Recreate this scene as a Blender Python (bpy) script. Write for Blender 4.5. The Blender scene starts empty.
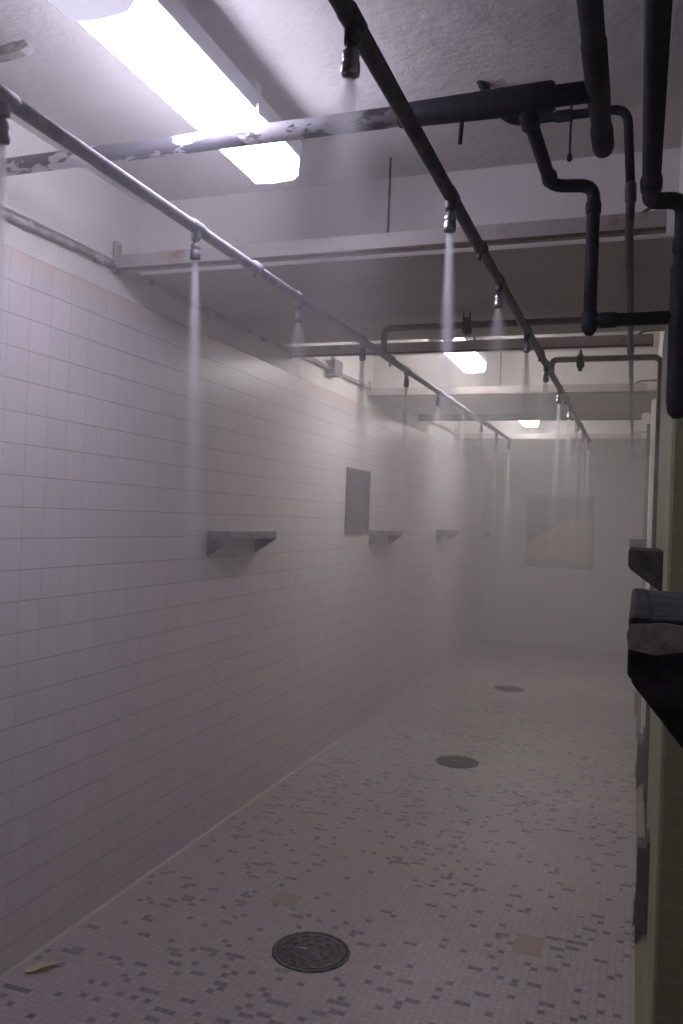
import bpy, bmesh, math, random
from mathutils import Vector, Matrix
random.seed(7)
D = bpy.data
sc = bpy.context.scene
COL = sc.collection
PI = math.pi

# ------------------------------------------------------------------ helpers
class G:
    """collects geometry in world coordinates"""
    def __init__(s): s.bm = bmesh.new()
    def box(s, x0, x1, y0, y1, z0, z1):
        vs = [s.bm.verts.new((x, y, z)) for z in (z0, z1) for y in (y0, y1) for x in (x0, x1)]
        for f in ((0,2,3,1),(4,5,7,6),(0,1,5,4),(2,6,7,3),(0,4,6,2),(1,3,7,5)):
            s.bm.faces.new([vs[i] for i in f])
        return s
    def prism(s, pts, axis, a, b):
        """pts: 2D outline in the two other axes, extruded along axis from a to b"""
        def P(p, t):
            return {'x': (t, p[0], p[1]), 'y': (p[0], t, p[1]), 'z': (p[0], p[1], t)}[axis]
        lo = [s.bm.verts.new(P(p, a)) for p in pts]; hi = [s.bm.verts.new(P(p, b)) for p in pts]
        n = len(pts)
        s.bm.faces.new(lo); s.bm.faces.new(hi[::-1])
        for i in range(n):
            s.bm.faces.new((lo[i], lo[(i+1) % n], hi[(i+1) % n], hi[i]))
        return s
    def tube(s, pts, r, seg=16, cap=True):
        """sweep a circle along pts; r number or list"""
        pts = [Vector(p) for p in pts]; n = len(pts)
        rs = r if isinstance(r, (list, tuple)) else [r]*n
        t0 = (pts[1]-pts[0]).normalized()
        up = Vector((0,0,1)) if abs(t0.z) < .9 else Vector((1,0,0))
        u = t0.cross(up).normalized()
        rings = []
        for i, p in enumerate(pts):
            if i == 0: t = t0
            elif i == n-1: t = (pts[i]-pts[i-1]).normalized()
            else:
                t = ((pts[i+1]-p).normalized() + (p-pts[i-1]).normalized())
                t = t.normalized() if t.length > 1e-6 else (pts[i+1]-p).normalized()
            u = (u - t*u.dot(t)).normalized(); v = t.cross(u)
            rings.append([s.bm.verts.new(p + (u*math.cos(2*PI*k/seg) + v*math.sin(2*PI*k/seg))*rs[i]) for k in range(seg)])
        for a, b in zip(rings, rings[1:]):
            for k in range(seg):
                f = s.bm.faces.new((a[k], a[(k+1) % seg], b[(k+1) % seg], b[k])); f.smooth = True
        if cap:
            s.bm.faces.new(rings[0][::-1]); s.bm.faces.new(rings[-1])
        return s
    def lathe(s, prof, c, seg=24):
        """prof: list of (r, dz) about a vertical axis through c"""
        rings = []
        for r, z in prof:
            rings.append([s.bm.verts.new((c[0]+r*math.cos(2*PI*k/seg), c[1]+r*math.sin(2*PI*k/seg), c[2]+z)) for k in range(seg)])
        for a, b in zip(rings, rings[1:]):
            for k in range(seg):
                f = s.bm.faces.new((a[k], a[(k+1) % seg], b[(k+1) % seg], b[k])); f.smooth = True
        s.bm.faces.new(rings[0][::-1]); s.bm.faces.new(rings[-1])
        return s

def obj(name, g, mat, parent=None, base=(0,0,0), bevel=0):
    bm = g.bm
    bmesh.ops.recalc_face_normals(bm, faces=bm.faces)
    if any(base):
        bmesh.ops.translate(bm, verts=bm.verts, vec=-Vector(base))
    me = D.meshes.new(name); bm.to_mesh(me); bm.free()
    for m in (mat if isinstance(mat, list) else [mat]): me.materials.append(m)
    o = D.objects.new(name, me); COL.objects.link(o)
    if parent: o.parent = parent
    elif any(base): o.location = base
    if bevel:
        b = o.modifiers.new('bevel', 'BEVEL'); b.width = bevel; b.segments = 2; b.limit_method = 'ANGLE'
    return o

def thing(name, label, cat, loc=(0,0,0), group=None):
    o = D.objects.new(name, None); COL.objects.link(o); o.location = loc
    o.empty_display_size = .1
    return tag(o, label, cat, group)
def tag(o, label, cat, group=None, kind=None):
    o['label'] = label; o['category'] = cat
    if group: o['group'] = group
    if kind: o['kind'] = kind
    return o
def struct(name, g, mat, bevel=0):
    o = obj(name, g, mat, bevel=bevel); o['kind'] = 'structure'; return o

def fillet(pts, R, n=7):
    pts = [Vector(p) for p in pts]; out = [pts[0]]
    for a, b, c in zip(pts, pts[1:], pts[2:]):
        d1 = (a-b); d2 = (c-b)
        r = min(R, d1.length*.49, d2.length*.49)
        p = b + d1.normalized()*r; q = b + d2.normalized()*r
        for k in range(n+1):
            t = k/n
            out.append(p*(1-t)**2 + b*2*t*(1-t) + q*t*t)
    out.append(pts[-1])
    return out

# ------------------------------------------------------------------ materials
def newmat(name):
    m = D.materials.new(name); m.use_nodes = True
    nt = m.node_tree
    return m, nt, nt.nodes['Principled BSDF']
def N(nt, t, **k):
    n = nt.nodes.new(t)
    for a, b in k.items(): setattr(n, a, b)
    return n
def math_(nt, op, a, b=None, c=None, clamp=False):
    n = nt.nodes.new('ShaderNodeMath'); n.operation = op; n.use_clamp = clamp
    for i, v in enumerate((a, b, c)):
        if v is None: continue
        if isinstance(v, (int, float)): n.inputs[i].default_value = v
        else: nt.links.new(v, n.inputs[i])
    return n.outputs[0]
def mixc(nt, f, a, b, blend='MIX'):
    n = nt.nodes.new('ShaderNodeMix'); n.data_type = 'RGBA'; n.blend_type = blend
    for i, v in ((0, f), (6, a), (7, b)):
        if isinstance(v, (int, float)): n.inputs[i].default_value = v
        elif isinstance(v, tuple): n.inputs[i].default_value = v if len(v) == 4 else (*v, 1)
        else: nt.links.new(v, n.inputs[i])
    return n.outputs[2]
def noise(nt, vec, scale, detail=3, rough=.5):
    n = nt.nodes.new('ShaderNodeTexNoise'); n.inputs['Scale'].default_value = scale
    n.inputs['Detail'].default_value = detail; n.inputs['Roughness'].default_value = rough
    if vec is not None: nt.links.new(vec, n.inputs['Vector'])
    return n.outputs['Fac']
def ramp(nt, f, a, b):
    n = nt.nodes.new('ShaderNodeMapRange'); n.clamp = True
    nt.links.new(f, n.inputs['Value']); n.inputs['From Min'].default_value = a; n.inputs['From Max'].default_value = b
    return n.outputs['Result']
def bump(nt, h, strength, dist, bsdf):
    n = nt.nodes.new('ShaderNodeBump'); n.inputs['Strength'].default_value = strength; n.inputs['Distance'].default_value = dist
    nt.links.new(h, n.inputs['Height']); nt.links.new(n.outputs['Normal'], bsdf.inputs['Normal'])

def plain(name, col, rough=.5, metal=0, var=0, vscale=20, bmp=0, col2=None, lo=.45, hi=.6, spec=.5):
    m, nt, b = newmat(name)
    b.inputs['Specular IOR Level'].default_value = spec
    b.inputs['Roughness'].default_value = rough; b.inputs['Metallic'].default_value = metal
    tc = N(nt, 'ShaderNodeTexCoord').outputs['Object']
    f = noise(nt, tc, vscale, 4, .6)
    c2 = col2 if col2 else tuple(max(0, x*(1-var)) for x in col)
    nt.links.new(mixc(nt, ramp(nt, f, lo, hi), (*col, 1), (*c2, 1)), b.inputs['Base Color'])
    if bmp: bump(nt, f, .6, bmp, b)
    return m

def tile_mat(name, u_axis, col, grout, pitch=.1091, u_off=0., v_off=-.009, rough=.30, gw=.013, vsoft=.55, stain=None):
    m, nt, b = newmat(name)
    tc = N(nt, 'ShaderNodeTexCoord').outputs['Object']
    sp = N(nt, 'ShaderNodeSeparateXYZ'); nt.links.new(tc, sp.inputs[0])
    u = math_(nt, 'DIVIDE', math_(nt, 'SUBTRACT', sp.outputs[u_axis], u_off), pitch)
    v = math_(nt, 'DIVIDE', math_(nt, 'SUBTRACT', sp.outputs['Z'], v_off), pitch)
    def edge(t, w):
        fr = math_(nt, 'FRACT', t); d = math_(nt, 'ABSOLUTE', math_(nt, 'SUBTRACT', fr, .5))
        return math_(nt, 'GREATER_THAN', d, .5-w)
    gu = edge(u, gw); gv = edge(v, gw)
    grm = math_(nt, 'MAXIMUM', math_(nt, 'MULTIPLY', gu, vsoft), gv)
    cmb = N(nt, 'ShaderNodeCombineXYZ')
    nt.links.new(math_(nt, 'FLOOR', u), cmb.inputs[0]); nt.links.new(math_(nt, 'FLOOR', v), cmb.inputs[1])
    wn = N(nt, 'ShaderNodeTexWhiteNoise'); nt.links.new(cmb.outputs[0], wn.inputs['Vector'])
    per = mixc(nt, wn.outputs['Value'], (*[c*.965 for c in col], 1), (*[min(1, c*1.03) for c in col], 1))
    dirt = noise(nt, tc, 1.6, 5, .6)
    per = mixc(nt, math_(nt, 'MULTIPLY', ramp(nt, dirt, .1, 1.0), .10), per, (.42, .34, .28, 1))
    if stain:
        # a band of rust-coloured scum with a wavering lower edge just under the tile's top row
        d = math_(nt, 'SUBTRACT', sp.outputs['Z'], math_(nt, 'ADD', stain, math_(nt, 'MULTIPLY', noise(nt, tc, 3, 3), -.06)))
        per = mixc(nt, math_(nt, 'MULTIPLY', ramp(nt, d, -.01, .05), .38), per, (.62, .46, .33, 1))
    c = mixc(nt, grm, per, (*grout, 1))
    nt.links.new(c, b.inputs['Base Color'])
    r = math_(nt, 'ADD', math_(nt, 'MULTIPLY', grm, .5), math_(nt, 'ADD', rough, math_(nt, 'MULTIPLY', dirt, .08)))
    nt.links.new(r, b.inputs['Roughness'])
    h = math_(nt, 'ADD', math_(nt, 'SUBTRACT', 1, math_(nt, 'MAXIMUM', gu, gv)), math_(nt, 'MULTIPLY', noise(nt, tc, 9, 2), .35))
    bump(nt, h, .35, .003, b)
    return m

def floor_mat():
    m, nt, b = newmat('mosaic_floor')
    tc = N(nt, 'ShaderNodeTexCoord').outputs['Object']
    sp = N(nt, 'ShaderNodeSeparateXYZ'); nt.links.new(tc, sp.inputs[0])
    p = .0268
    u = math_(nt, 'DIVIDE', sp.outputs['X'], p); v = math_(nt, 'DIVIDE', sp.outputs['Y'], p)
    def edge(t, w):
        d = math_(nt, 'ABSOLUTE', math_(nt, 'SUBTRACT', math_(nt, 'FRACT', t), .5))
        return math_(nt, 'GREATER_THAN', d, .5-w)
    gr = math_(nt, 'MAXIMUM', edge(u, .06), edge(v, .06))
    fu = math_(nt, 'FLOOR', u); fv = math_(nt, 'FLOOR', v)
    def wn(a, b_, seed):
        c = N(nt, 'ShaderNodeCombineXYZ'); nt.links.new(a, c.inputs[0]); nt.links.new(b_, c.inputs[1]); c.inputs[2].default_value = seed
        w = N(nt, 'ShaderNodeTexWhiteNoise'); nt.links.new(c.outputs[0], w.inputs['Vector']); return w.outputs['Value']
    dens = noise(nt, tc, 1.3, 2)
    th = math_(nt, 'ADD', .035, math_(nt, 'MULTIPLY', ramp(nt, dens, .38, .62), .055))
    single = math_(nt, 'LESS_THAN', wn(fu, fv, 1.5), th)
    pair = math_(nt, 'LESS_THAN', wn(math_(nt, 'FLOOR', math_(nt, 'MULTIPLY', fu, .5)), fv, 7.5), math_(nt, 'MULTIPLY', th, .6))
    dark = math_(nt, 'MAXIMUM', single, pair)
    base = mixc(nt, wn(fu, fv, 3.5), (.40, .36, .345, 1), (.47, .42, .40, 1))
    dk = mixc(nt, wn(fu, fv, 4.5), (.15, .145, .15, 1), (.20, .20, .205, 1))
    c = mixc(nt, dark, base, dk)
    # tan replacement tiles: two small blocks laid in the mosaic
    for (x0, x1, y0, y1) in ((-.402, -.295, 3.27, 3.43), (-1.42, -1.30, 3.27, 3.38)):
        X = math_(nt, 'MULTIPLY', math_(nt, 'GREATER_THAN', sp.outputs['X'], x0), math_(nt, 'LESS_THAN', sp.outputs['X'], x1))
        Y = math_(nt, 'MULTIPLY', math_(nt, 'GREATER_THAN', sp.outputs['Y'], y0), math_(nt, 'LESS_THAN', sp.outputs['Y'], y1))
        c = mixc(nt, math_(nt, 'MULTIPLY', math_(nt, 'MULTIPLY', X, Y), .8), c, (.36, .245, .175, 1))
    c = mixc(nt, gr, c, (.34, .30, .285, 1))
    nt.links.new(c, b.inputs['Base Color'])
    b.inputs['Roughness'].default_value = .5
    wet = ramp(nt, noise(nt, tc, .9, 3), .45, .6)
    nt.links.new(math_(nt, 'SUBTRACT', .6, math_(nt, 'MULTIPLY', wet, .2)), b.inputs['Roughness'])
    bump(nt, math_(nt, 'SUBTRACT', 1, gr), .25, .001, b)
    return m

def plaster(name, col, scale=3., bd=.006, flake=(.30, .28, .25), lines=False):
    m, nt, b = newmat(name); b.inputs['Roughness'].default_value = .8
    tc = N(nt, 'ShaderNodeTexCoord').outputs['Object']
    a = noise(nt, tc, scale, 6, .65); f = noise(nt, tc, scale*4.3, 6, .7); big = noise(nt, tc, .8, 3)
    c = mixc(nt, ramp(nt, a, .35, .7), (*col, 1), (*[x*.86 for x in col], 1))
    c = mixc(nt, math_(nt, 'MULTIPLY', ramp(nt, big, .4, .7), .25), c, (.42, .37, .31, 1))
    c = mixc(nt, ramp(nt, f, .70, .735), c, (*flake, 1))
    if lines:
        # board-marked concrete: fine ridges across the room
        sp = N(nt, 'ShaderNodeSeparateXYZ'); nt.links.new(tc, sp.inputs[0])
        w = N(nt, 'ShaderNodeTexWhiteNoise'); w.noise_dimensions = '1D'
        nt.links.new(math_(nt, 'FLOOR', math_(nt, 'MULTIPLY', math_(nt, 'ADD', sp.outputs['Y'], sp.outputs['Z']), 9)), w.inputs['W'])
        c = mixc(nt, math_(nt, 'MULTIPLY', w.outputs['Value'], .3), c, (.3, .28, .25, 1))
    nt.links.new(c, b.inputs['Base Color'])
    v = N(nt, 'ShaderNodeTexVoronoi'); v.feature = 'DISTANCE_TO_EDGE'; v.inputs['Scale'].default_value = 5
    nv = N(nt, 'ShaderNodeTexNoise'); nv.inputs['Scale'].default_value = 4; nt.links.new(tc, nv.inputs['Vector'])
    nt.links.new(nv.outputs['Color'], v.inputs['Vector'])
    h = math_(nt, 'ADD', f, math_(nt, 'MULTIPLY', a, 1.5))
    bump(nt, h, .7, bd, b)
    return m

def flaky(name, paint, bare, thr=.5, scale=14):
    m, nt, b = newmat(name)
    tc = N(nt, 'ShaderNodeTexCoord').outputs['Object']
    mp = N(nt, 'ShaderNodeMapping'); nt.links.new(tc, mp.inputs['Vector']); mp.inputs['Scale'].default_value = (.45, 1, 1)
    f = noise(nt, mp.outputs[0], scale, 6, .68); g = noise(nt, tc, 2.2, 2)
    s = math_(nt, 'ADD', f, math_(nt, 'MULTIPLY', math_(nt, 'SUBTRACT', g, .5), .5))
    k = ramp(nt, s, thr, thr+.03)
    nt.links.new(mixc(nt, k, (*paint, 1), (*bare, 1)), b.inputs['Base Color'])
    b.inputs['Roughness'].default_value = .55
    bump(nt, math_(nt, 'SUBTRACT', 1, k), .5, .002, b)
    return m

WALLC = (.60, .555, .55)
M_wallL = tile_mat('left_wall_tile', 'Y', WALLC, (.30, .26, .25), u_off=2.387, stain=2.46)
M_wallB = tile_mat('back_wall_tile', 'X', WALLC, (.34, .30, .29))
M_wallR = tile_mat('right_wall_tile', 'Y', (.46, .45, .41), (.28, .27, .23), u_off=2.65)
M_olive = tile_mat('olive_tile', 'X', (.20, .205, .105), (.28, .28, .18), u_off=.083, gw=.02, rough=.35)
M_floor = floor_mat()
M_ceil = plaster('ceiling_plaster', (.60, .575, .545), 3., .010)
M_face = plaster('beam_plaster', (.68, .645, .61), 2.2, .006)
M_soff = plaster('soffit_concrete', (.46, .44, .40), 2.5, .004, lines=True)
M_band = plaster('wall_plaster', (.74, .71, .66), 3.5, .004)
M_dark = plain('dark_pipe', (.012, .012, .017), .65, .0, .3, 30, .001, col2=(.024, .022, .025), lo=.5, hi=.7, spec=.15)
M_drk2 = plain('dark_rust_pipe', (.035, .035, .038), .6, .0, .3, 25, .002, col2=(.13, .10, .075), lo=.55, hi=.66)
M_cent = plain('center_pipe', (.035, .035, .045), .5, .1, .3, 18, .001, col2=(.085, .075, .075))
M_left = plain('painted_pipe', (.42, .41, .47), .7, 0, .25, 22, .001, col2=(.32, .31, .34), lo=.5, hi=.6)
M_feed = plain('feed_pipe_grey', (.19, .185, .175), .6, 0, .2, 20, .001, col2=(.13, .12, .11))
M_big = flaky('flaking_paint', (.62, .60, .64), (.10, .095, .12), .50)
M_chrome = plain('chrome_head', (.40, .40, .42), .28, .85, .4, 40)
M_headL = plain('painted_head', (.30, .29, .33), .4, .3, .3, 40)
M_chan = plain('steel_channel', (.34, .31, .285), .6, .15, .2, 6, .001, col2=(.24, .16, .11), lo=.55, hi=.7)
M_rust = plain('rust', (.10, .055, .035), .8, .2, .4, 30)
M_cond = plain('conduit', (.42, .39, .38), .6, .1, .3, 12, .001, col2=(.22, .19, .18))
M_slate = plain('shelf_stone', (.15, .14, .15), .35, 0, .4, 14, .001, col2=(.27, .26, .27), lo=.42, hi=.62)
M_slateR = plain('shelf_dark_stone', (.03, .028, .028), .8, 0, .4, 18, .001, col2=(.075, .07, .07), lo=.42, hi=.62, spec=.15)
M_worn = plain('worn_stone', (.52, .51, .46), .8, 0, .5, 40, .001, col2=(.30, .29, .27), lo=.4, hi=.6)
M_vent = plain('vent_metal', (.17, .16, .17), .5, .3, .2, 20)
M_ventd = plain('vent_dark', (.10, .09, .10), .7, 0, .2, 20)
M_iron = plain('drain_iron', (.035, .034, .035), .38, .6, .4, 60, .001, col2=(.12, .11, .11))
M_void = plain('drain_hole', (.006, .006, .006), .9)
M_white = plain('white_enamel', (.66, .66, .70), .4, 0, .08, 5)
M_trim = plain('white_trim', (.78, .76, .78), .5, 0, .08, 9)
M_tan = plain('tan_board', (.46, .35, .22), .7, 0, .12, 5)
M_grey = plain('grey_board', (.14, .12, .115), .7, 0, .2, 5)
M_frame = plain('panel_frame', (.30, .25, .22), .6, 0, .2, 8)
M_leaf = plain('dry_leaf', (.60, .54, .30), .8, 0, .2, 40)
M_panel = plain('access_panel', (.12, .11, .115), .5, .4, .3, 15)

def emit_mat(name, col, s):
    m, nt, b = newmat(name)
    tc = N(nt, 'ShaderNodeTexCoord').outputs['Object']
    w = N(nt, 'ShaderNodeTexWave'); w.bands_direction = 'DIAGONAL'; w.inputs['Scale'].default_value = 55
    nt.links.new(tc, w.inputs['Vector'])
    st = math_(nt, 'MULTIPLY', math_(nt, 'ADD', .9, math_(nt, 'MULTIPLY', w.outputs['Fac'], .2)), s)
    b.inputs['Base Color'].default_value = (.8, .8, .85, 1)
    b.inputs['Emission Color'].default_value = (*col, 1)
    nt.links.new(st, b.inputs['Emission Strength'])
    return m
def lens_end(name, col, s):
    m, nt, b = newmat(name)
    tc = N(nt, 'ShaderNodeTexCoord').outputs['Object']
    w = N(nt, 'ShaderNodeTexWave'); w.bands_direction = 'DIAGONAL'; w.inputs['Scale'].default_value = 75
    nt.links.new(tc, w.inputs['Vector'])
    nt.links.new(mixc(nt, w.outputs['Fac'], (.66, .64, .72, 1), (.78, .76, .85, 1)), b.inputs['Base Color'])
    b.inputs['Emission Color'].default_value = (*col, 1)
    nt.links.new(math_(nt, 'MULTIPLY', math_(nt, 'ADD', .35, math_(nt, 'MULTIPLY', w.outputs['Fac'], .3)), s), b.inputs['Emission Strength'])
    return m
LIGHT = 15.0
M_em1 = emit_mat('tube_glow', (.80, .765, 1.0), LIGHT)
M_em2 = emit_mat('tube_glow_far', (1.0, .93, .96), LIGHT*.82)
M_lend = lens_end('lens_end', (.75, .72, .9), .9)

# ------------------------------------------------------------------ room
WL, YB, ZC, ZT = -2.02, 11.8, 2.93, 2.505
XR, YF = .083, -1.6
struct('floor', G().box(WL-.2, 1.4, YF-.2, YB+.2, -.15, 0), M_floor)
struct('wall_left', G().box(WL-.12, WL, YF, YB, 0, ZT), M_wallL, bevel=.006)
struct('wall_left', G().box(WL-.14, WL-.012, YF, YB, ZT, ZC+.05), M_band)
struct('wall_back', G().box(WL-.12, 1.3, YB, YB+.12, 0, ZT), M_wallB)
struct('wall_back', G().box(WL-.12, 1.3, YB+.012, YB+.14, ZT, ZC+.05), M_band)
struct('wall_front', G().box(WL-.12, 1.3, YF-.12, YF, 0, ZC+.05), M_wallB)
# right wall: a near pier, an opening, then a long pier with an olive tiled end, stepping in further on
XP = .20
struct('wall_right', G().box(.112, 1.3, YF, 1.62, 0, ZC), M_wallR)
gr = G(); gr.box(XR, XP, 2.65, 4.3, 0, ZT); struct('wall_right', gr, M_olive, bevel=.012)
struct('wall_right', G().box(XR+.016, XP, 4.3, 5.9, 0, ZT), M_wallR)
struct('wall_right', G().box(XR-.015, XP, 5.95, YB, 0, ZT), M_wallR)
struct('wall_right', G().box(XR+.012, XP, 2.66, YB, ZT, ZC), M_band)
struct('wall_right', G().box(1.18, 1.3, 1.62, YB, 0, ZC), M_wallR)
struct('trim_1', G().box(XR-.024, XR+.01, 5.885, 5.95, .02, ZT-.02), M_trim, bevel=.004)
struct('baseboard_right', G().prism([(XR, 0), (XR-.042, 0), (XR-.038, .012), (XR-.02, .05), (XR, .07)], 'y', 2.655, 5.88), M_olive)
struct('trim_2', G().box(XR-.045, XR, 6.98, 7.05, .0, ZT-.05), M_olive, bevel=.004)
# cove strip where the left wall meets the floor
struct('baseboard_left', G().prism([(WL, 0), (WL+.008, 0), (WL+.006, .004), (WL+.002, .009), (WL, .012)], 'y', YF, YB), plain('cove', (.58, .53, .50), .4, 0, .1, 9))
# slab and the three dropped beams
struct('ceiling', G().box(WL-.15, 1.35, YF-.1, YB+.15, ZC, ZC+.12), M_ceil)
for (a, b_) in ((3.05, 4.46), (6.40, 7.62), (9.75, YB+.01)):
    g = G().box(WL-.011, 1.17, a, b_, 2.625, ZC)
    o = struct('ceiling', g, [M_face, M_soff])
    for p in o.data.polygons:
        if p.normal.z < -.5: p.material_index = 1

# ------------------------------------------------------------------ steel channels under the beams
def channel(y, label, xr, rods, n):
    base = (WL+.02, y, 2.595)
    t = thing('steel_channel', label, 'channel', base, 'steel channels across the ceiling')
    g = G()
    g.prism([(y, 2.595), (y+.05, 2.595), (y+.05, 2.603), (y+.008, 2.603), (y+.008, 2.645), (y+.05, 2.645), (y+.05, 2.653), (y, 2.653)], 'x', WL, xr)
    obj('channel', g, M_chan, t, base)
    obj('lip', G().box(WL+.01, xr-.002, y-.004, y+.001, 2.589, 2.599), M_rust, t, base)
    g = G().box(WL, WL+.012, y-.002, y+.034, 2.58, 2.71)
    g.tube([(WL, y+.016, 2.69), (WL+.022, y+.016, 2.69)], .008, 8)
    obj('wall_bracket', g, M_cond, t, base)
    g = G().tube([(xr-.08, y+.02, 2.653), (xr-.05, y+.02, 2.672), (xr+.005, y+.02, 2.675), (xr+.08, y+.02, 2.675)], .006, 8)
    obj('tie_wire', g, M_rust, t, base)
    for x in rods:
        obj('hanger_rod', G().tube([(x, y+.02, 2.65), (x, y+.02, ZC)], .0045, 8), M_drk2, t, base)
    return t
names = ['nearest steel channel, rust-edged, crossing below the first white beam',
         'steel channel crossing just in front of the second ceiling light',
         'faint steel channel crossing before the second dropped beam',
         'faint steel channel crossing just before the farthest ceiling light',
         'farthest steel channel, almost lost in the mist above the back wall']
for i, (y, xr, rods) in enumerate(((2.86, .055, (-.88,)), (4.66, .045, (-1.07, -.90)), (6.24, .03, (-1.0,)), (7.83, .0, ()), (9.55, .0, ()))):
    channel(y, names[i], xr, rods, i)

# ------------------------------------------------------------------ fluorescent fixtures
def fixture(y0, y1, label, em):
    xc = -1.168; w = .084
    base = (xc, (y0+y1)/2, ZC)
    t = thing('ceiling_light', label, 'ceiling light', base, 'fluorescent ceiling lights')
    obj('housing', G().box(xc-w+.004, xc+w+.004, y0-.02, y1+.02, 2.802, 2.86), M_white, t, base, bevel=.004)
    g = G().prism([(xc-w, 2.802), (xc-w*.98, 2.752), (xc-w*.8, 2.735), (xc, 2.728), (xc+w*.8, 2.735), (xc+w*.96, 2.752), (xc+w*.96, 2.802)], 'y', y0, y1)
    obj('lens', g, em, t, base)
    for a, b_ in ((y0-.028, y0-.001), (y1+.001, y1+.012)):
        g = G().prism([(xc-w-.003, 2.803), (xc-w, 2.745), (xc-w*.8, 2.731), (xc+w*.8, 2.731), (xc+w, 2.745), (xc+w+.003, 2.803)], 'y', a, b_)
        obj('end_cap', g, M_white, t, base)
    for yy in (y0+.25, y1-.25):
        g = G().box(xc-.05, xc+.05, yy-.03, yy+.03, 2.86, ZC)
        obj('spacer', g, M_white, t, base)
    g = G().box(xc+w+.004, xc+w+.012, y0+.62, y0+.65, 2.79, 2.82)
    obj('latch', g, M_white, t, base)
    return t
f1 = fixture(1.565, 2.52, 'large glaring bluish fluorescent light nearest the viewer', M_em1)
xc, w = -1.168, .091
obj('lens_end', G().prism([(xc-w, 2.803), (xc-w, 2.75), (xc-w*.8, 2.727), (xc, 2.722), (xc+w*.8, 2.727), (xc+w, 2.75), (xc+w, 2.803)], 'y', 1.40, 1.566), M_lend, f1, tuple(f1.location))
fixture(5.02, 6.10, 'fluorescent light glowing between the second and third steel channels', M_em2)
fixture(8.52, 9.58, 'smallest, farthest fluorescent light low in the mist', M_em2)

# ------------------------------------------------------------------ shower pipes
HZ = 2.432
YK = {-1.2: [1.318+.762*k for k in range(10)], -.46: [1.267+.757*k for k in range(10)]}
ordn = ['nearest', 'second', 'third', 'fourth', 'fifth', 'sixth', 'seventh', 'eighth', 'ninth', 'tenth and last']
def shower_pipe(X, label, mat, hmat, clamps, yend, ys):
    base = (X, ys, HZ)
    t = thing('shower_pipe', label, 'shower pipe', base, 'the two long shower pipes')
    obj('pipe', G().tube([(X, ys, HZ), (X, 2.4, HZ-.001), (X, 5, HZ+.006), (X, yend, HZ+.018)], .0165, 20), mat, t, base)
    for y in YK[X]:
        dz = (y-1.3)*.0025
        z = HZ+dz
        h = obj('shower_head', G().lathe([(.006, -.062), (.0145, -.062), (.0155, -.056), (.0155, -.043), (.0125, -.039), (.014, -.036), (.014, -.024), (.009, -.02), (.009, -.006)], (X, y, z-.027), 18), hmat, t, base)
        h.data.materials[0] = hmat
        obj('neck', G().lathe([(.0125, -.036), (.0135, -.03), (.0135, -.004), (.0115, .0)], (X, y, z-.002), 16), mat, h, (X*0+0, 0, 0) if False else base)
        obj('nozzle_face', G().lathe([(.004, -.066), (.0085, -.065), (.0115, -.0622), (.0115, -.06)], (X, y, z-.027), 16), M_vent, h, base)
        obj('tee', G().tube([(X, y-.03, z), (X, y-.027, z), (X, y+.027, z), (X, y+.03, z)], [.0166, .0182, .0182, .0166], 18), mat, t, base)
    for y in clamps:
        z = HZ+(y-1.3)*.0025
        c = obj('pipe_clamp', G().tube([(X, y-.02, z), (X, y-.018, z), (X, y+.018, z), (X, y+.02, z)], [.017, .020, .020, .017], 16), M_drk2 if mat is M_cent else mat, t, base)
        obj('bolt', G().tube([(X-.004, y, z-.018), (X-.004, y, z-.036)], .006, 8), M_rust if mat is M_cent else mat, c, base)
    return t
shower_pipe(-1.2, 'pale lilac-grey shower pipe with spraying heads, running beside the tiled wall', M_left, M_headL, (2.475, 4.06, 5.5, 7.0), 8.32, .35)
shower_pipe(-.46, 'dark shower pipe with chrome spraying heads, running down the middle', M_cent, M_chrome, (2.44, 4.03, 5.5, 7.0), 8.32, .35)

# ------------------------------------------------------------------ overhead plumbing
def pipe_obj(name, pts, r, mat, t, base, R=.05, seg=18):
    return obj(name, G().tube(fillet(pts, R), r, seg), mat, t, base)
def sleeve(name, a, b_, r, mat, t, base):
    a = Vector(a); b_ = Vector(b_); d = (b_-a).normalized()*.004
    return obj(name, G().tube([a, a+d, b_-d, b_], [r*.9, r, r, r*.9], 18), mat, t, base)
# big painted cross pipe
y, z = 2.15, 2.71
base = (WL, y, z)
t = thing('cross_pipe', 'thick overhead pipe with flaking lilac-white paint, black at its far end', 'pipe', base)
pipe_obj('painted_pipe', [(WL-.005, y, z), (-.61, y, z)], .0265, M_big, t, base)
pipe_obj('black_pipe', [(-.62, y, z), (-.13, y, z)], .0262, M_dark, t, base)
obj('insulation', G().tube([(-.64, y, z), (-.635, y, z), (-.30, y, z), (-.24, y, z), (-.232, y, z)], [.026, .0305, .037, .038, .033], 18), M_dark, t, base)
sleeve('coupling', (-1.66, y, z), (-1.60, y, z), .0295, M_big, t, base)
obj('wall_flange', G().tube([(WL-.01, y, z), (WL+.012, y, z)], .05, 20), M_big, t, base)
obj('hanger_rod', G().tube([(-.466, y, 2.69), (-.470, y, 2.617)], .006, 8), M_dark, t, base)
# thick pipe along the room, over the end of the cross pipe
base = (-.128, 2.49, z)
t = thing('overhead_pipe', 'short black capped pipe coming overhead and meeting the cross pipe', 'pipe', base)
pipe_obj('pipe', [(-.128, .2, z), (-.128, 2.45, z)], .0262, M_dark, t, base)
obj('cap', G().tube([(-.128, 2.36, z), (-.128, 2.364, z), (-.128, 2.47, z), (-.128, 2.492, z), (-.128, 2.500, z)], [.027, .0305, .0305, .026, .012], 18), M_dark, t, base)
sleeve('coupling', (-.128, 1.93, z), (-.128, 2.22, z), .029, M_dark, t, base)
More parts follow.
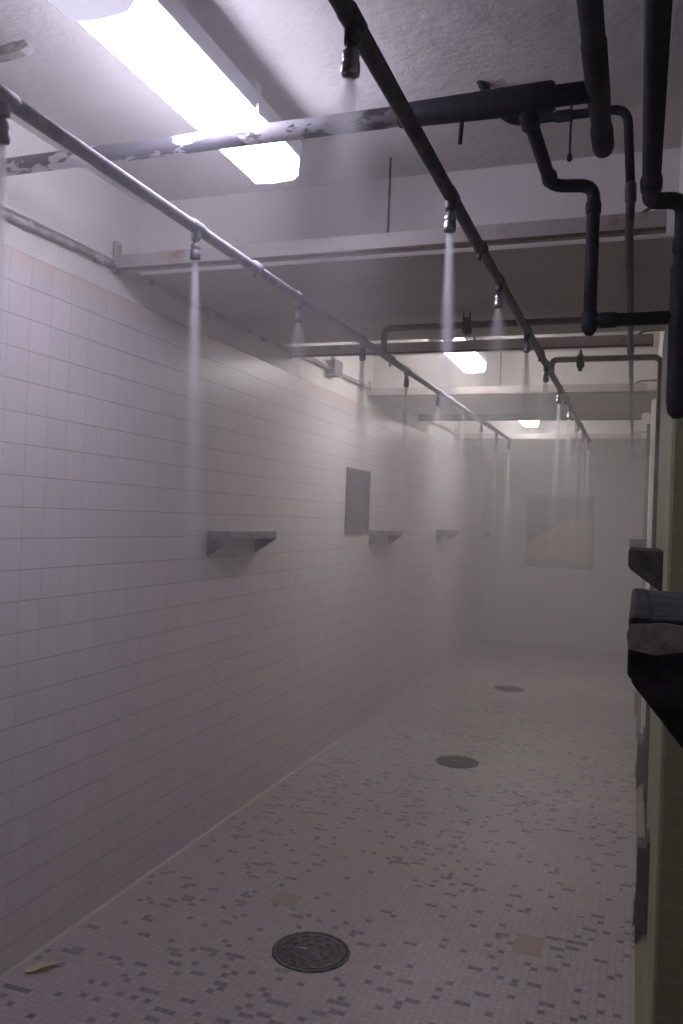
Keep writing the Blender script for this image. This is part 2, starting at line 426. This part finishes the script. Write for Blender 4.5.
# right-hand riser
zz = 2.55; yy = 2.50; xr = .092
base = (xr, yy, 1.95)
t = thing('riser_pipe', 'black overhead pipe elbowing down the right wall end to a rounded foot', 'pipe', base)
pipe_obj('pipe', [(.004, .3, zz), (.004, yy, zz), (xr, yy, zz), (xr, yy, 1.97)], .0235, M_dark, t, base, R=.045)
sleeve('elbow_collar', (.004, yy-.16, zz), (.004, yy-.10, zz), .0285, M_dark, t, base)
sleeve('elbow_collar', (xr, yy, 2.40), (xr, yy, 2.44), .027, M_dark, t, base)
obj('insulation', G().tube([(xr, yy, 2.37), (xr, yy, 2.36), (xr, yy, 1.985), (xr, yy, 1.955), (xr, yy, 1.94)], [.024, .031, .031, .026, .012], 18), M_dark, t, base)
# offset drop pipe from the tee under the insulation
base = (-.150, 2.50, 2.22)
t = thing('drop_pipe', 'black pipe stepping down in a zigzag from the cross pipe to the riser', 'pipe', base)
pipe_obj('pipe', [(-.297, y+.01, 2.70), (-.297, 2.19, 2.675), (-.270, 2.50, 2.622), (-.150, 2.50, 2.612), (-.150, 2.50, 2.222), (.086, 2.50, 2.222)], .0185, M_dark, t, base, R=.04)
obj('tee', G().tube([(-.297, y, 2.70), (-.297, y+.012, 2.685), (-.296, y+.055, 2.665)], [.026, .028, .024], 16), M_dark, t, base)
sleeve('elbow_collar', (-.150, 2.50, 2.20), (-.150, 2.50, 2.245), .023, M_dark, t, base)
sleeve('elbow_collar', (-.125, 2.50, 2.222), (-.075, 2.50, 2.222), .0225, M_dark, t, base)
sleeve('elbow_collar', (-.272, 2.44, 2.632), (-.2715, 2.475, 2.626), .022, M_dark, t, base)
sleeve('elbow_collar', (-.150, 2.50, 2.565), (-.150, 2.50, 2.53), .022, M_dark, t, base)
obj('foot_cap', G().tube([(-.150, 2.50, 2.215), (-.150, 2.50, 2.195), (-.150, 2.50, 2.180)], [.022, .021, .010], 16), M_dark, t, base)
# thin pipe that turns and runs the whole room length
zt = 2.872
base = (-.07, 2.6, zt)
t = thing('ceiling_pipe', 'thin crusty dark pipe hugging the ceiling to the far end', 'pipe', base)
pipe_obj('cross_run', [(-.485, 2.44, ZC+.015), (-.455, 2.50, 2.895), (-.41, 2.6, zt), (-.068, 2.6, zt), (-.052, 2.62, 2.62)], .0135, M_dark, t, base, R=.045)
obj('long_run', G().tube(fillet([(-.052, 2.62, 2.64), (-.052, 2.62, 2.562), (-.056, 2.75, 2.560), (-.085, 9.0, 2.560), (-.088, YB, 2.560)], .03), .0135, 14), M_drk2, t, base)
sleeve('coupling', (-.0535, 2.6185, 2.655), (-.0515, 2.62, 2.60), .017, M_drk2, t, base)
sleeve('coupling', (-.066, 4.55, 2.560), (-.067, 4.85, 2.560), .0175, M_drk2, t, base)
sleeve('coupling', (-.278, 2.6, zt), (-.225, 2.6, zt), .0175, M_dark, t, base)
obj('hanger_rod', G().tube([(-.229, 2.585, zt+.05), (-.229, 2.583, 2.75), (-.229, 2.583, 2.742), (-.229, 2.583, 2.730), (-.229, 2.583, 2.724)], [.0035, .0035, .0075, .0085, .004], 10), M_dark, t, base)
# feeds
def feed(pts, label, mat, clampx, yy, z, extra=None):
    base = pts[0]
    t = thing('feed_pipe', label, 'pipe', base, 'grey feed pipes across the ceiling')
    pipe_obj('pipe', pts, .0155, mat, t, base, R=.04)
    return t, base
Y3, Z3 = 3.93, 2.565
t, base = feed([(-1.2, Y3, 2.44), (-1.2, Y3, Z3), (.06, Y3, Z3)], 'dark feed pipe crossing to the wall-side shower pipe, hung on two rods', M_feed, 0, Y3, Z3)
obj('clamp', G().lathe([(.010, -.045), (.020, -.04), (.024, -.02), (.021, .02), (.014, .034)], (-.793, Y3, Z3), 14), M_drk2, t, base)
for dx, dz in ((-.018, .165), (.012, .14)):
    obj('hanger_rod', G().tube([(-.793+dx*.4, Y3-.004, Z3), (-.793+dx, Y3-.004, Z3+.03), (-.793+dx+.006, Y3-.004, Z3+dz)], .004, 8), M_drk2, t, base)
Y4, Z4 = 4.56, 2.510
t, base = feed([(-.46, Y4, 2.445), (-.46, Y4, Z4), (.082, Y4, Z4), (.082, Y4, .25)], 'grey feed pipe from the middle shower pipe turning down the right wall', M_feed, 0, Y4, Z4)
obj('clamp', G().lathe([(.006, -.064), (.013, -.058), (.010, -.05), (.02, -.042), (.021, -.005), (.017, .02), (.008, .03), (.006, .05)], (-.313, Y4, Z4), 14), M_drk2, t, base)
obj('pipe_strap', G().box(.062, .099, Y4-.012, Y4+.012, 1.30, 1.33), M_feed, t, base)

# conduit along the top of the left wall with its box
base = (WL, 5.36, 2.60)
t = thing('wall_conduit', 'scabby pale conduit running along the plaster above the left wall tiles', 'conduit', base)
def cz(y): return 2.572+min(y, 6)*.0125
pts = [(WL+.010, yq, cz(yq)+.003*math.sin(yq*5)) for yq in [YF+.05+.35*k for k in range(35)]]
obj('conduit', G().tube(pts, .011, 12), M_cond, t, base)
pts = [(WL+.002, yq, cz(yq)+.026+.002*math.sin(yq*3)) for yq in [YF+.05+.35*k for k in range(35)]]
obj('cable', G().tube(pts, .006, 10), M_band, t, base)
for yq in (.6, 1.5, 2.35, 2.75, 3.5, 4.3, 6.6, 7.6, 8.8):
    obj('strap', G().box(WL-.012, WL+.024, yq-.012, yq+.012, cz(yq)-.015, cz(yq)+.016), M_cond, t, base, bevel=.003)
base = (WL+.03, 5.36, 2.66)
t = thing('junction_box', 'small grey junction box on the conduit at the left wall top', 'junction box', base)
obj('box', G().box(WL-.01, WL+.055, 5.31, 5.45, 2.60, 2.70), M_cond, t, base, bevel=.006)
obj('cover', G().box(WL+.055, WL+.062, 5.30, 5.46, 2.595, 2.705), M_vent, t, base, bevel=.003)
obj('knockout', G().tube([(WL+.025, 5.36, 2.695), (WL+.025, 5.36, 2.745)], .018, 12), M_cond, t, base)

# bent strap stub hanging at the ceiling, upper left
g = G()
g.prism([(-1.80, 2.872), (-1.70, 2.868), (-1.632, 2.874), (-1.602, 2.886), (-1.612, 2.892), (-1.618, 2.903), (-1.64, 2.899), (-1.655, 2.902), (-1.72, 2.893), (-1.80, 2.890)], 'y', 1.845, 1.875)
g.box(-1.79, -1.76, 1.845, 1.875, 2.885, ZC+.003)
tag(obj('ceiling_strap', g, M_cond, None, (-1.70, 1.86, 2.89)), 'broken bent grey metal strap stub sticking out below the ceiling corner', 'strap')

# ------------------------------------------------------------------ wall shelves
def shelf(side, x, y0, y1, label, mat, group, d=.118, th=.036, zt_=1.543, drop=.125):
    """side +1: mounted on the left wall and sticking towards +x"""
    d = d*side
    base = (x, (y0+y1)/2, zt_)
    t = thing('wall_shelf', label, 'shelf', base, group)
    X0, X1 = sorted((x, x+d))
    obj('shelf_board', G().box(X0, X1, y0, y1, zt_-.028, zt_), mat, t, base, bevel=.004)
    f0, f1_ = sorted((x+d-.022*side, x+d+.004*side))
    obj('front_lip', G().box(f0, f1_, y0-.002, y1+.002, zt_-th-.004, zt_+.002), mat, t, base, bevel=.006)
    for a in (y0, y1-.028):
        g = G().prism([(x, zt_-.028), (x+d, zt_-.028), (x+d, zt_-th-.006), (x+d*.96, zt_-th-.012), (x+d*.06, zt_-drop+.003), (x, zt_-drop)], 'y', a, a+.028)
        obj('bracket', g, mat, t, base, bevel=.003)
    return t
LS = ['grey stone corner shelf on the left wall, closest to the viewer', 'second grey shelf on the left wall, just past the louvered grille',
      'third grey shelf on the left wall, hazy in the mist', 'faintest, farthest shelf on the left wall near the back corner']
for i, a in enumerate((3.72, 6.39, 8.75, 11.1)):
    shelf(1, WL, a, a+.585, LS[i], M_slate, 'shelves along the left wall')
RS = ['big dark worn stone shelf at the right edge, closest to the viewer', 'dark stone shelf on the right wall behind the big closest one',
      'small hazy shelf on the right wall, third back', 'last tiny shelf on the right wall, hidden behind the others in mist']
t = shelf(-1, .112, .92, 1.36, RS[0], M_slateR, 'shelves along the right wall', .114, .06, 1.538, .20)
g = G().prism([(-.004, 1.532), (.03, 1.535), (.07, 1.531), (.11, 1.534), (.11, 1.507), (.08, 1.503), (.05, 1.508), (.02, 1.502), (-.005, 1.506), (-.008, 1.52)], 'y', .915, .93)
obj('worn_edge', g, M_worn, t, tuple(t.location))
shelf(-1, XR, 3.03, 3.50, RS[1], M_slateR, 'shelves along the right wall', .107, .056, 1.558, .14)
shelf(-1, XR-.015, 6.39, 6.95, RS[2], M_slateR, 'shelves along the right wall', .118, .056, 1.55, .15)
# ------------------------------------------------------------------ louvered grille
base = (WL, 6.06, 1.5)
t = thing('wall_grille', 'grey rectangular louvered grille on the left wall above the second shelf', 'grille', base)
g = G()
Y0, Y1, Z0, Z1 = 5.79, 6.34, 1.515, 2.005
g.box(WL, WL+.014, Y0, Y0+.02, Z0, Z1).box(WL, WL+.014, Y1-.02, Y1, Z0, Z1).box(WL, WL+.014, Y0+.02, Y1-.02, Z0, Z0+.02).box(WL, WL+.014, Y0+.02, Y1-.02, Z1-.02, Z1)
obj('frame', g, M_vent, t, base)
obj('backing', G().box(WL, WL+.003, Y0+.02, Y1-.02, Z0+.02, Z1-.02), M_ventd, t, base)
g = G()
n = 22
for k in range(n):
    zc = Z0+.03+k*(Z1-Z0-.06)/(n-1)
    g.prism([(WL+.003, zc+.006), (WL+.013, zc-.005), (WL+.013, zc-.008), (WL+.003, zc+.003)], 'y', Y0+.02, Y1-.02)
obj('louvers', g, M_vent, t, base)

# ------------------------------------------------------------------ floor drains
def drain(x, y, label, r=.147):
    base = (x, y, 0)
    t = thing('floor_drain', label, 'drain', base, 'round iron floor drains')
    obj('rim', G().lathe([(r*.9, .0), (r, .0), (r, .003), (r*.985, .005), (r*.90, .005), (r*.89, .001)], base, 48), M_iron, t, base)
    g = G().lathe([(r*.885, .0012), (r*.885, .0045), (r*.86, .0055), (r*.10, .0055)], base, 48)
    nb = len(g.bm.faces)
    for ring, cnt in ((.30, 6), (.52, 10), (.72, 14)):
        for k in range(cnt):
            a = 2*PI*k/cnt + ring*3
            cx, cy = x+r*ring*math.cos(a), y+r*ring*math.sin(a)
            ca, sa = math.cos(a), math.sin(a)
            g.prism([(cx+ca*u-sa*v, cy+sa*u+ca*v) for u, v in ((-.004, -.012), (.004, -.012), (.004, .012), (-.004, .012))], 'z', .0050, .0059)
    g.bm.faces.ensure_lookup_table()
    for f_ in list(g.bm.faces)[nb:]: f_.material_index = 1
    obj('cover', g, [M_iron, M_void], t, base)
    g = G().box(x-.055, x-.015, y-.006, y+.006, .0058, .0085)
    obj('lift_lug', g, M_chrome, t, base, bevel=.002)
    return t
drain(-1.105, 2.965, 'round black iron drain cover, closest of three down the floor')
drain(-1.11, 5.685, 'round drain cover midway down the floor, second of three')
drain(-1.15, 8.43, 'faint round drain cover, farthest of three down the floor')

# ------------------------------------------------------------------ panel on the back wall
base = (-1.0, YB, 1.03)
t = thing('wall_panel', 'hazy tan and grey painted panel hanging on the back wall', 'panel', base)
x0, x1, z0, z1 = -1.45, -.56, 1.06, 2.035
obj('backboard', G().box(x0, x1, YB-.02, YB, z0, z1), M_grey, t, base)
obj('tan_field', G().prism([(x0+.02, z0+.10), (x1-.02, z0+.10), (x1-.02, 1.725), (-.94, 1.725), (x0+.02, 1.36)], 'y', YB-.026, YB-.019), M_tan, t, base)
obj('lower_strip', G().box(x0+.02, x1-.02, YB-.027, YB-.019, z0+.02, z0+.085), M_frame, t, base)
obj('grey_field', G().box(-.93, x1-.02, YB-.025, YB-.019, 1.74, z1-.02), M_ventd, t, base)

# low metal panels at the foot of the right wall
PL = ['closest dark metal access panel at the foot of the right wall', 'middle dark metal access panel at the foot of the right wall', 'farthest small metal access panel at the right wall foot']
for i, (a, b_, h, x_) in enumerate(((3.50, 3.62, .39, XR), (5.55, 5.86, .30, XR+.002), (7.7, 8.1, .22, XR-.015))):
    base = (x_, a, 0)
    t = thing('access_panel', PL[i], 'panel', base, 'metal access panels low on the right wall')
    obj('cover', G().box(x_-.045, x_, a, b_, .012, h), M_panel, t, base, bevel=.004)
    obj('flange', G().box(x_-.012, x_, a-.02, b_+.02, .002, h+.03), M_panel, t, base)
    obj('latch', G().tube([(x_-.050, a+.015, .08), (x_-.050, a+.015, .20)], .005, 8), M_chrome, t, base)

# dry leaf on the floor by the left wall
g = G()
c = Vector((-1.932, 2.47, .006)); L = Vector((.055, .06, 0)).normalized(); Wd = Vector((-L.y, L.x, 0))
prof = [(-.055, .006), (-.045, .017), (-.02, .022), (.01, .020), (.035, .014), (.05, .006), (.058, .0015), (.082, .001)]
top = []; bot = []
for s, w in prof:
    zc = .010*math.sin((s+.055)*22)**2
    top.append([g.bm.verts.new(c+L*s+Wd*w+Vector((0, 0, zc+.003))), g.bm.verts.new(c+L*s+Vector((0, 0, zc-.0015))), g.bm.verts.new(c+L*s-Wd*w+Vector((0, 0, zc+.004)))])
    bot.append([g.bm.verts.new(v.co-Vector((0, 0, .001))) for v in top[-1]])
for S, fl in ((top, 0), (bot, 1)):
    for a, b_ in zip(S, S[1:]):
        for k in (0, 1):
            q = [a[k], a[k+1], b_[k+1], b_[k]]; g.bm.faces.new(q if fl else q[::-1])
for a, b_, a2, b2 in zip(top, top[1:], bot, bot[1:]):
    g.bm.faces.new((a[0], b_[0], b2[0], a2[0])); g.bm.faces.new((a[2], b_[2], b2[2], a2[2]))
tag(obj('dry_leaf', g, M_leaf, None, tuple(c)), 'small pale yellow dry leaf with a stem on the floor by the left wall', 'leaf')

# ------------------------------------------------------------------ water sprays
def spray_mat(name, K, s0, tan_, fade):
    m = D.materials.new(name); m.use_nodes = True; nt = m.node_tree; nt.nodes.clear()
    out = N(nt, 'ShaderNodeOutputMaterial'); vs = N(nt, 'ShaderNodeVolumeScatter')
    vs.inputs['Color'].default_value = (.97, .96, .98, 1); vs.inputs['Anisotropy'].default_value = .25
    nt.links.new(vs.outputs[0], out.inputs['Volume'])
    tc = N(nt, 'ShaderNodeTexCoord').outputs['Object']
    sp = N(nt, 'ShaderNodeSeparateXYZ'); nt.links.new(tc, sp.inputs[0])
    s = math_(nt, 'MAXIMUM', math_(nt, 'MULTIPLY', sp.outputs['Z'], -1), 0)
    sig = math_(nt, 'ADD', s0, math_(nt, 'MULTIPLY', math_(nt, 'POWER', s, .85), tan_))
    r2 = math_(nt, 'ADD', math_(nt, 'MULTIPLY', sp.outputs['X'], sp.outputs['X']), math_(nt, 'MULTIPLY', sp.outputs['Y'], sp.outputs['Y']))
    s2 = math_(nt, 'MULTIPLY', sig, sig)
    g_ = math_(nt, 'EXPONENT', math_(nt, 'MULTIPLY', math_(nt, 'DIVIDE', r2, s2), -1))
    d = math_(nt, 'DIVIDE', math_(nt, 'MULTIPLY', g_, K), s2)
    d = math_(nt, 'MULTIPLY', d, math_(nt, 'EXPONENT', math_(nt, 'MULTIPLY', s, -fade)))
    nt.links.new(d, vs.inputs['Density'])
    m.volume_intersection_method = 'ACCURATE' if hasattr(m, 'volume_intersection_method') else None
    try: m.cycles.volume_step_rate = SR
    except Exception: pass
    return m
SR = .45
kinds = {}
for kname, K, s0, tan_, fade, Ls in (('jet', .012, .005, .024, 2.1, 1.7), ('fan', .012, .005, .14, 3.0, .7), ('mid', .011, .005, .055, 2.2, 1.2)):
    m = spray_mat('water_'+kname, K, s0, tan_, fade)
    prof = []
    for k in range(9):
        s = Ls*k/8
        prof.append(((s0+tan_*s**.85)*2.0+.002, -s))
    g = G(); g.lathe(prof[::-1], (0, 0, 0), 16)
    bm = g.bm; bmesh.ops.recalc_face_normals(bm, faces=bm.faces)
    me = D.meshes.new('water_spray'); bm.to_mesh(me); bm.free(); me.materials.append(m)
    kinds[kname] = me
def spray(x, y, kind, tilt, label):
    o = D.objects.new('water_spray', kinds[kind]); COL.objects.link(o)
    o.location = (x, y, HZ+(y-1.3)*.0025-.096)
    o.rotation_euler = (tilt[0], tilt[1], 0)
    tag(o, label, 'water spray', 'water sprays falling from the shower heads')
KL = ['jet', 'jet', 'fan', 'mid', 'jet', 'fan', 'mid', 'jet', 'jet', 'jet']
KC = ['fan', 'jet', 'fan', 'mid', 'fan', 'jet', 'mid', 'jet', 'jet', 'jet']
shape = {'jet': 'narrow', 'fan': 'wide fanning', 'mid': 'medium-wide'}
for k in range(10):
    spray(-1.2, YK[-1.2][k], KL[k], (random.uniform(-.02, .02), -.03 if k == 1 else random.uniform(-.02, .02)),
          '%s white water spray from the %s head of the wall-side shower pipe' % (shape[KL[k]], ordn[k]))
    spray(-.46, YK[-.46][k], KC[k], (random.uniform(-.02, .02), random.uniform(-.02, .02)),
          '%s white water spray from the %s head of the middle shower pipe' % (shape[KC[k]], ordn[k]))

# ------------------------------------------------------------------ mist filling the room
def mist(den, y0, label, x1, y1=YB-.0005, e=.0005, x0=WL+.0005):
    m = D.materials.new('mist'); m.use_nodes = True; nt = m.node_tree; nt.nodes.clear()
    out = N(nt, 'ShaderNodeOutputMaterial'); vs = N(nt, 'ShaderNodeVolumeScatter')
    vs.inputs['Color'].default_value = (.97, .955, .95, 1); vs.inputs['Density'].default_value = den; vs.inputs['Anisotropy'].default_value = .3
    nt.links.new(vs.outputs[0], out.inputs['Volume'])
    m.cycles.homogeneous_volume = True
    o = obj('mist', G().box(x0, x1, y0, y1, e, ZC-e), m)
    tag(o, label, 'mist', kind='stuff')
mist(.008, YF+.01, 'thin pale mist in the near right part of the room under the black pipes', .1125, 2.7498, x0=-.5598)
mist(.062, YF+.01, 'light steam beside the tiled wall around the nearest sprays', -.56, 2.7498)
mist(.064, 2.75, 'thicker steam filling the room under the first dropped beam', .0823, 4.4998)
mist(.112, 4.5, 'dense steam veiling the far half of the room', .0670)

# ------------------------------------------------------------------ camera and world
w = D.worlds.new('world'); sc.world = w; w.use_nodes = True
w.node_tree.nodes['Background'].inputs[0].default_value = (.5, .5, .55, 1)
w.node_tree.nodes['Background'].inputs[1].default_value = 0.0
f = 840.; vx, vy, roll = 638., 529., .034
d = Vector(((vx-341.5)/f, (vy-512)/f, 1)).normalized()      # corridor axis in camera space (x right, y down, z forward)
dn = Vector((-math.sin(roll), math.cos(roll), 0)); dn = (dn - d*d.dot(dn)).normalized()
X = dn.cross(d)
# world axes in camera space: X, d, -dn ; to blender camera axes (x right, y up, z back)
def cb(v): return Vector((v.x, -v.y, -v.z))
cx, cy_, cz_ = cb(X), cb(d), cb(-dn)
W2C = Matrix((( cx.x, cy_.x, cz_.x), (cx.y, cy_.y, cz_.y), (cx.z, cy_.z, cz_.z)))
R = W2C.transposed()
if R.determinant() < 0: raise RuntimeError('mirrored')
cam = D.cameras.new('camera'); co = D.objects.new('camera', cam); COL.objects.link(co)
co.matrix_world = Matrix.Translation((0, 0, 1.63)) @ R.to_4x4()
cam.sensor_fit = 'VERTICAL'; cam.sensor_height = 24; cam.lens = 24*f/1024
cam.clip_start = .02; cam.clip_end = 60
sc.camera = co
cyc = sc.cycles
cyc.max_bounces = 10; cyc.diffuse_bounces = 6; cyc.volume_bounces = 2; cyc.use_adaptive_sampling = True; cyc.adaptive_threshold = .03; cyc.transparent_max_bounces = 16
cyc.volume_max_steps = 256
cyc.use_denoising = True
cyc.sample_clamp_indirect = 4
sc.view_settings.view_transform = 'Standard'; sc.view_settings.look = 'None'
sc.view_settings.gamma = 1; sc.view_settings.use_curve_mapping = False
sc.view_settings.exposure = 0.93
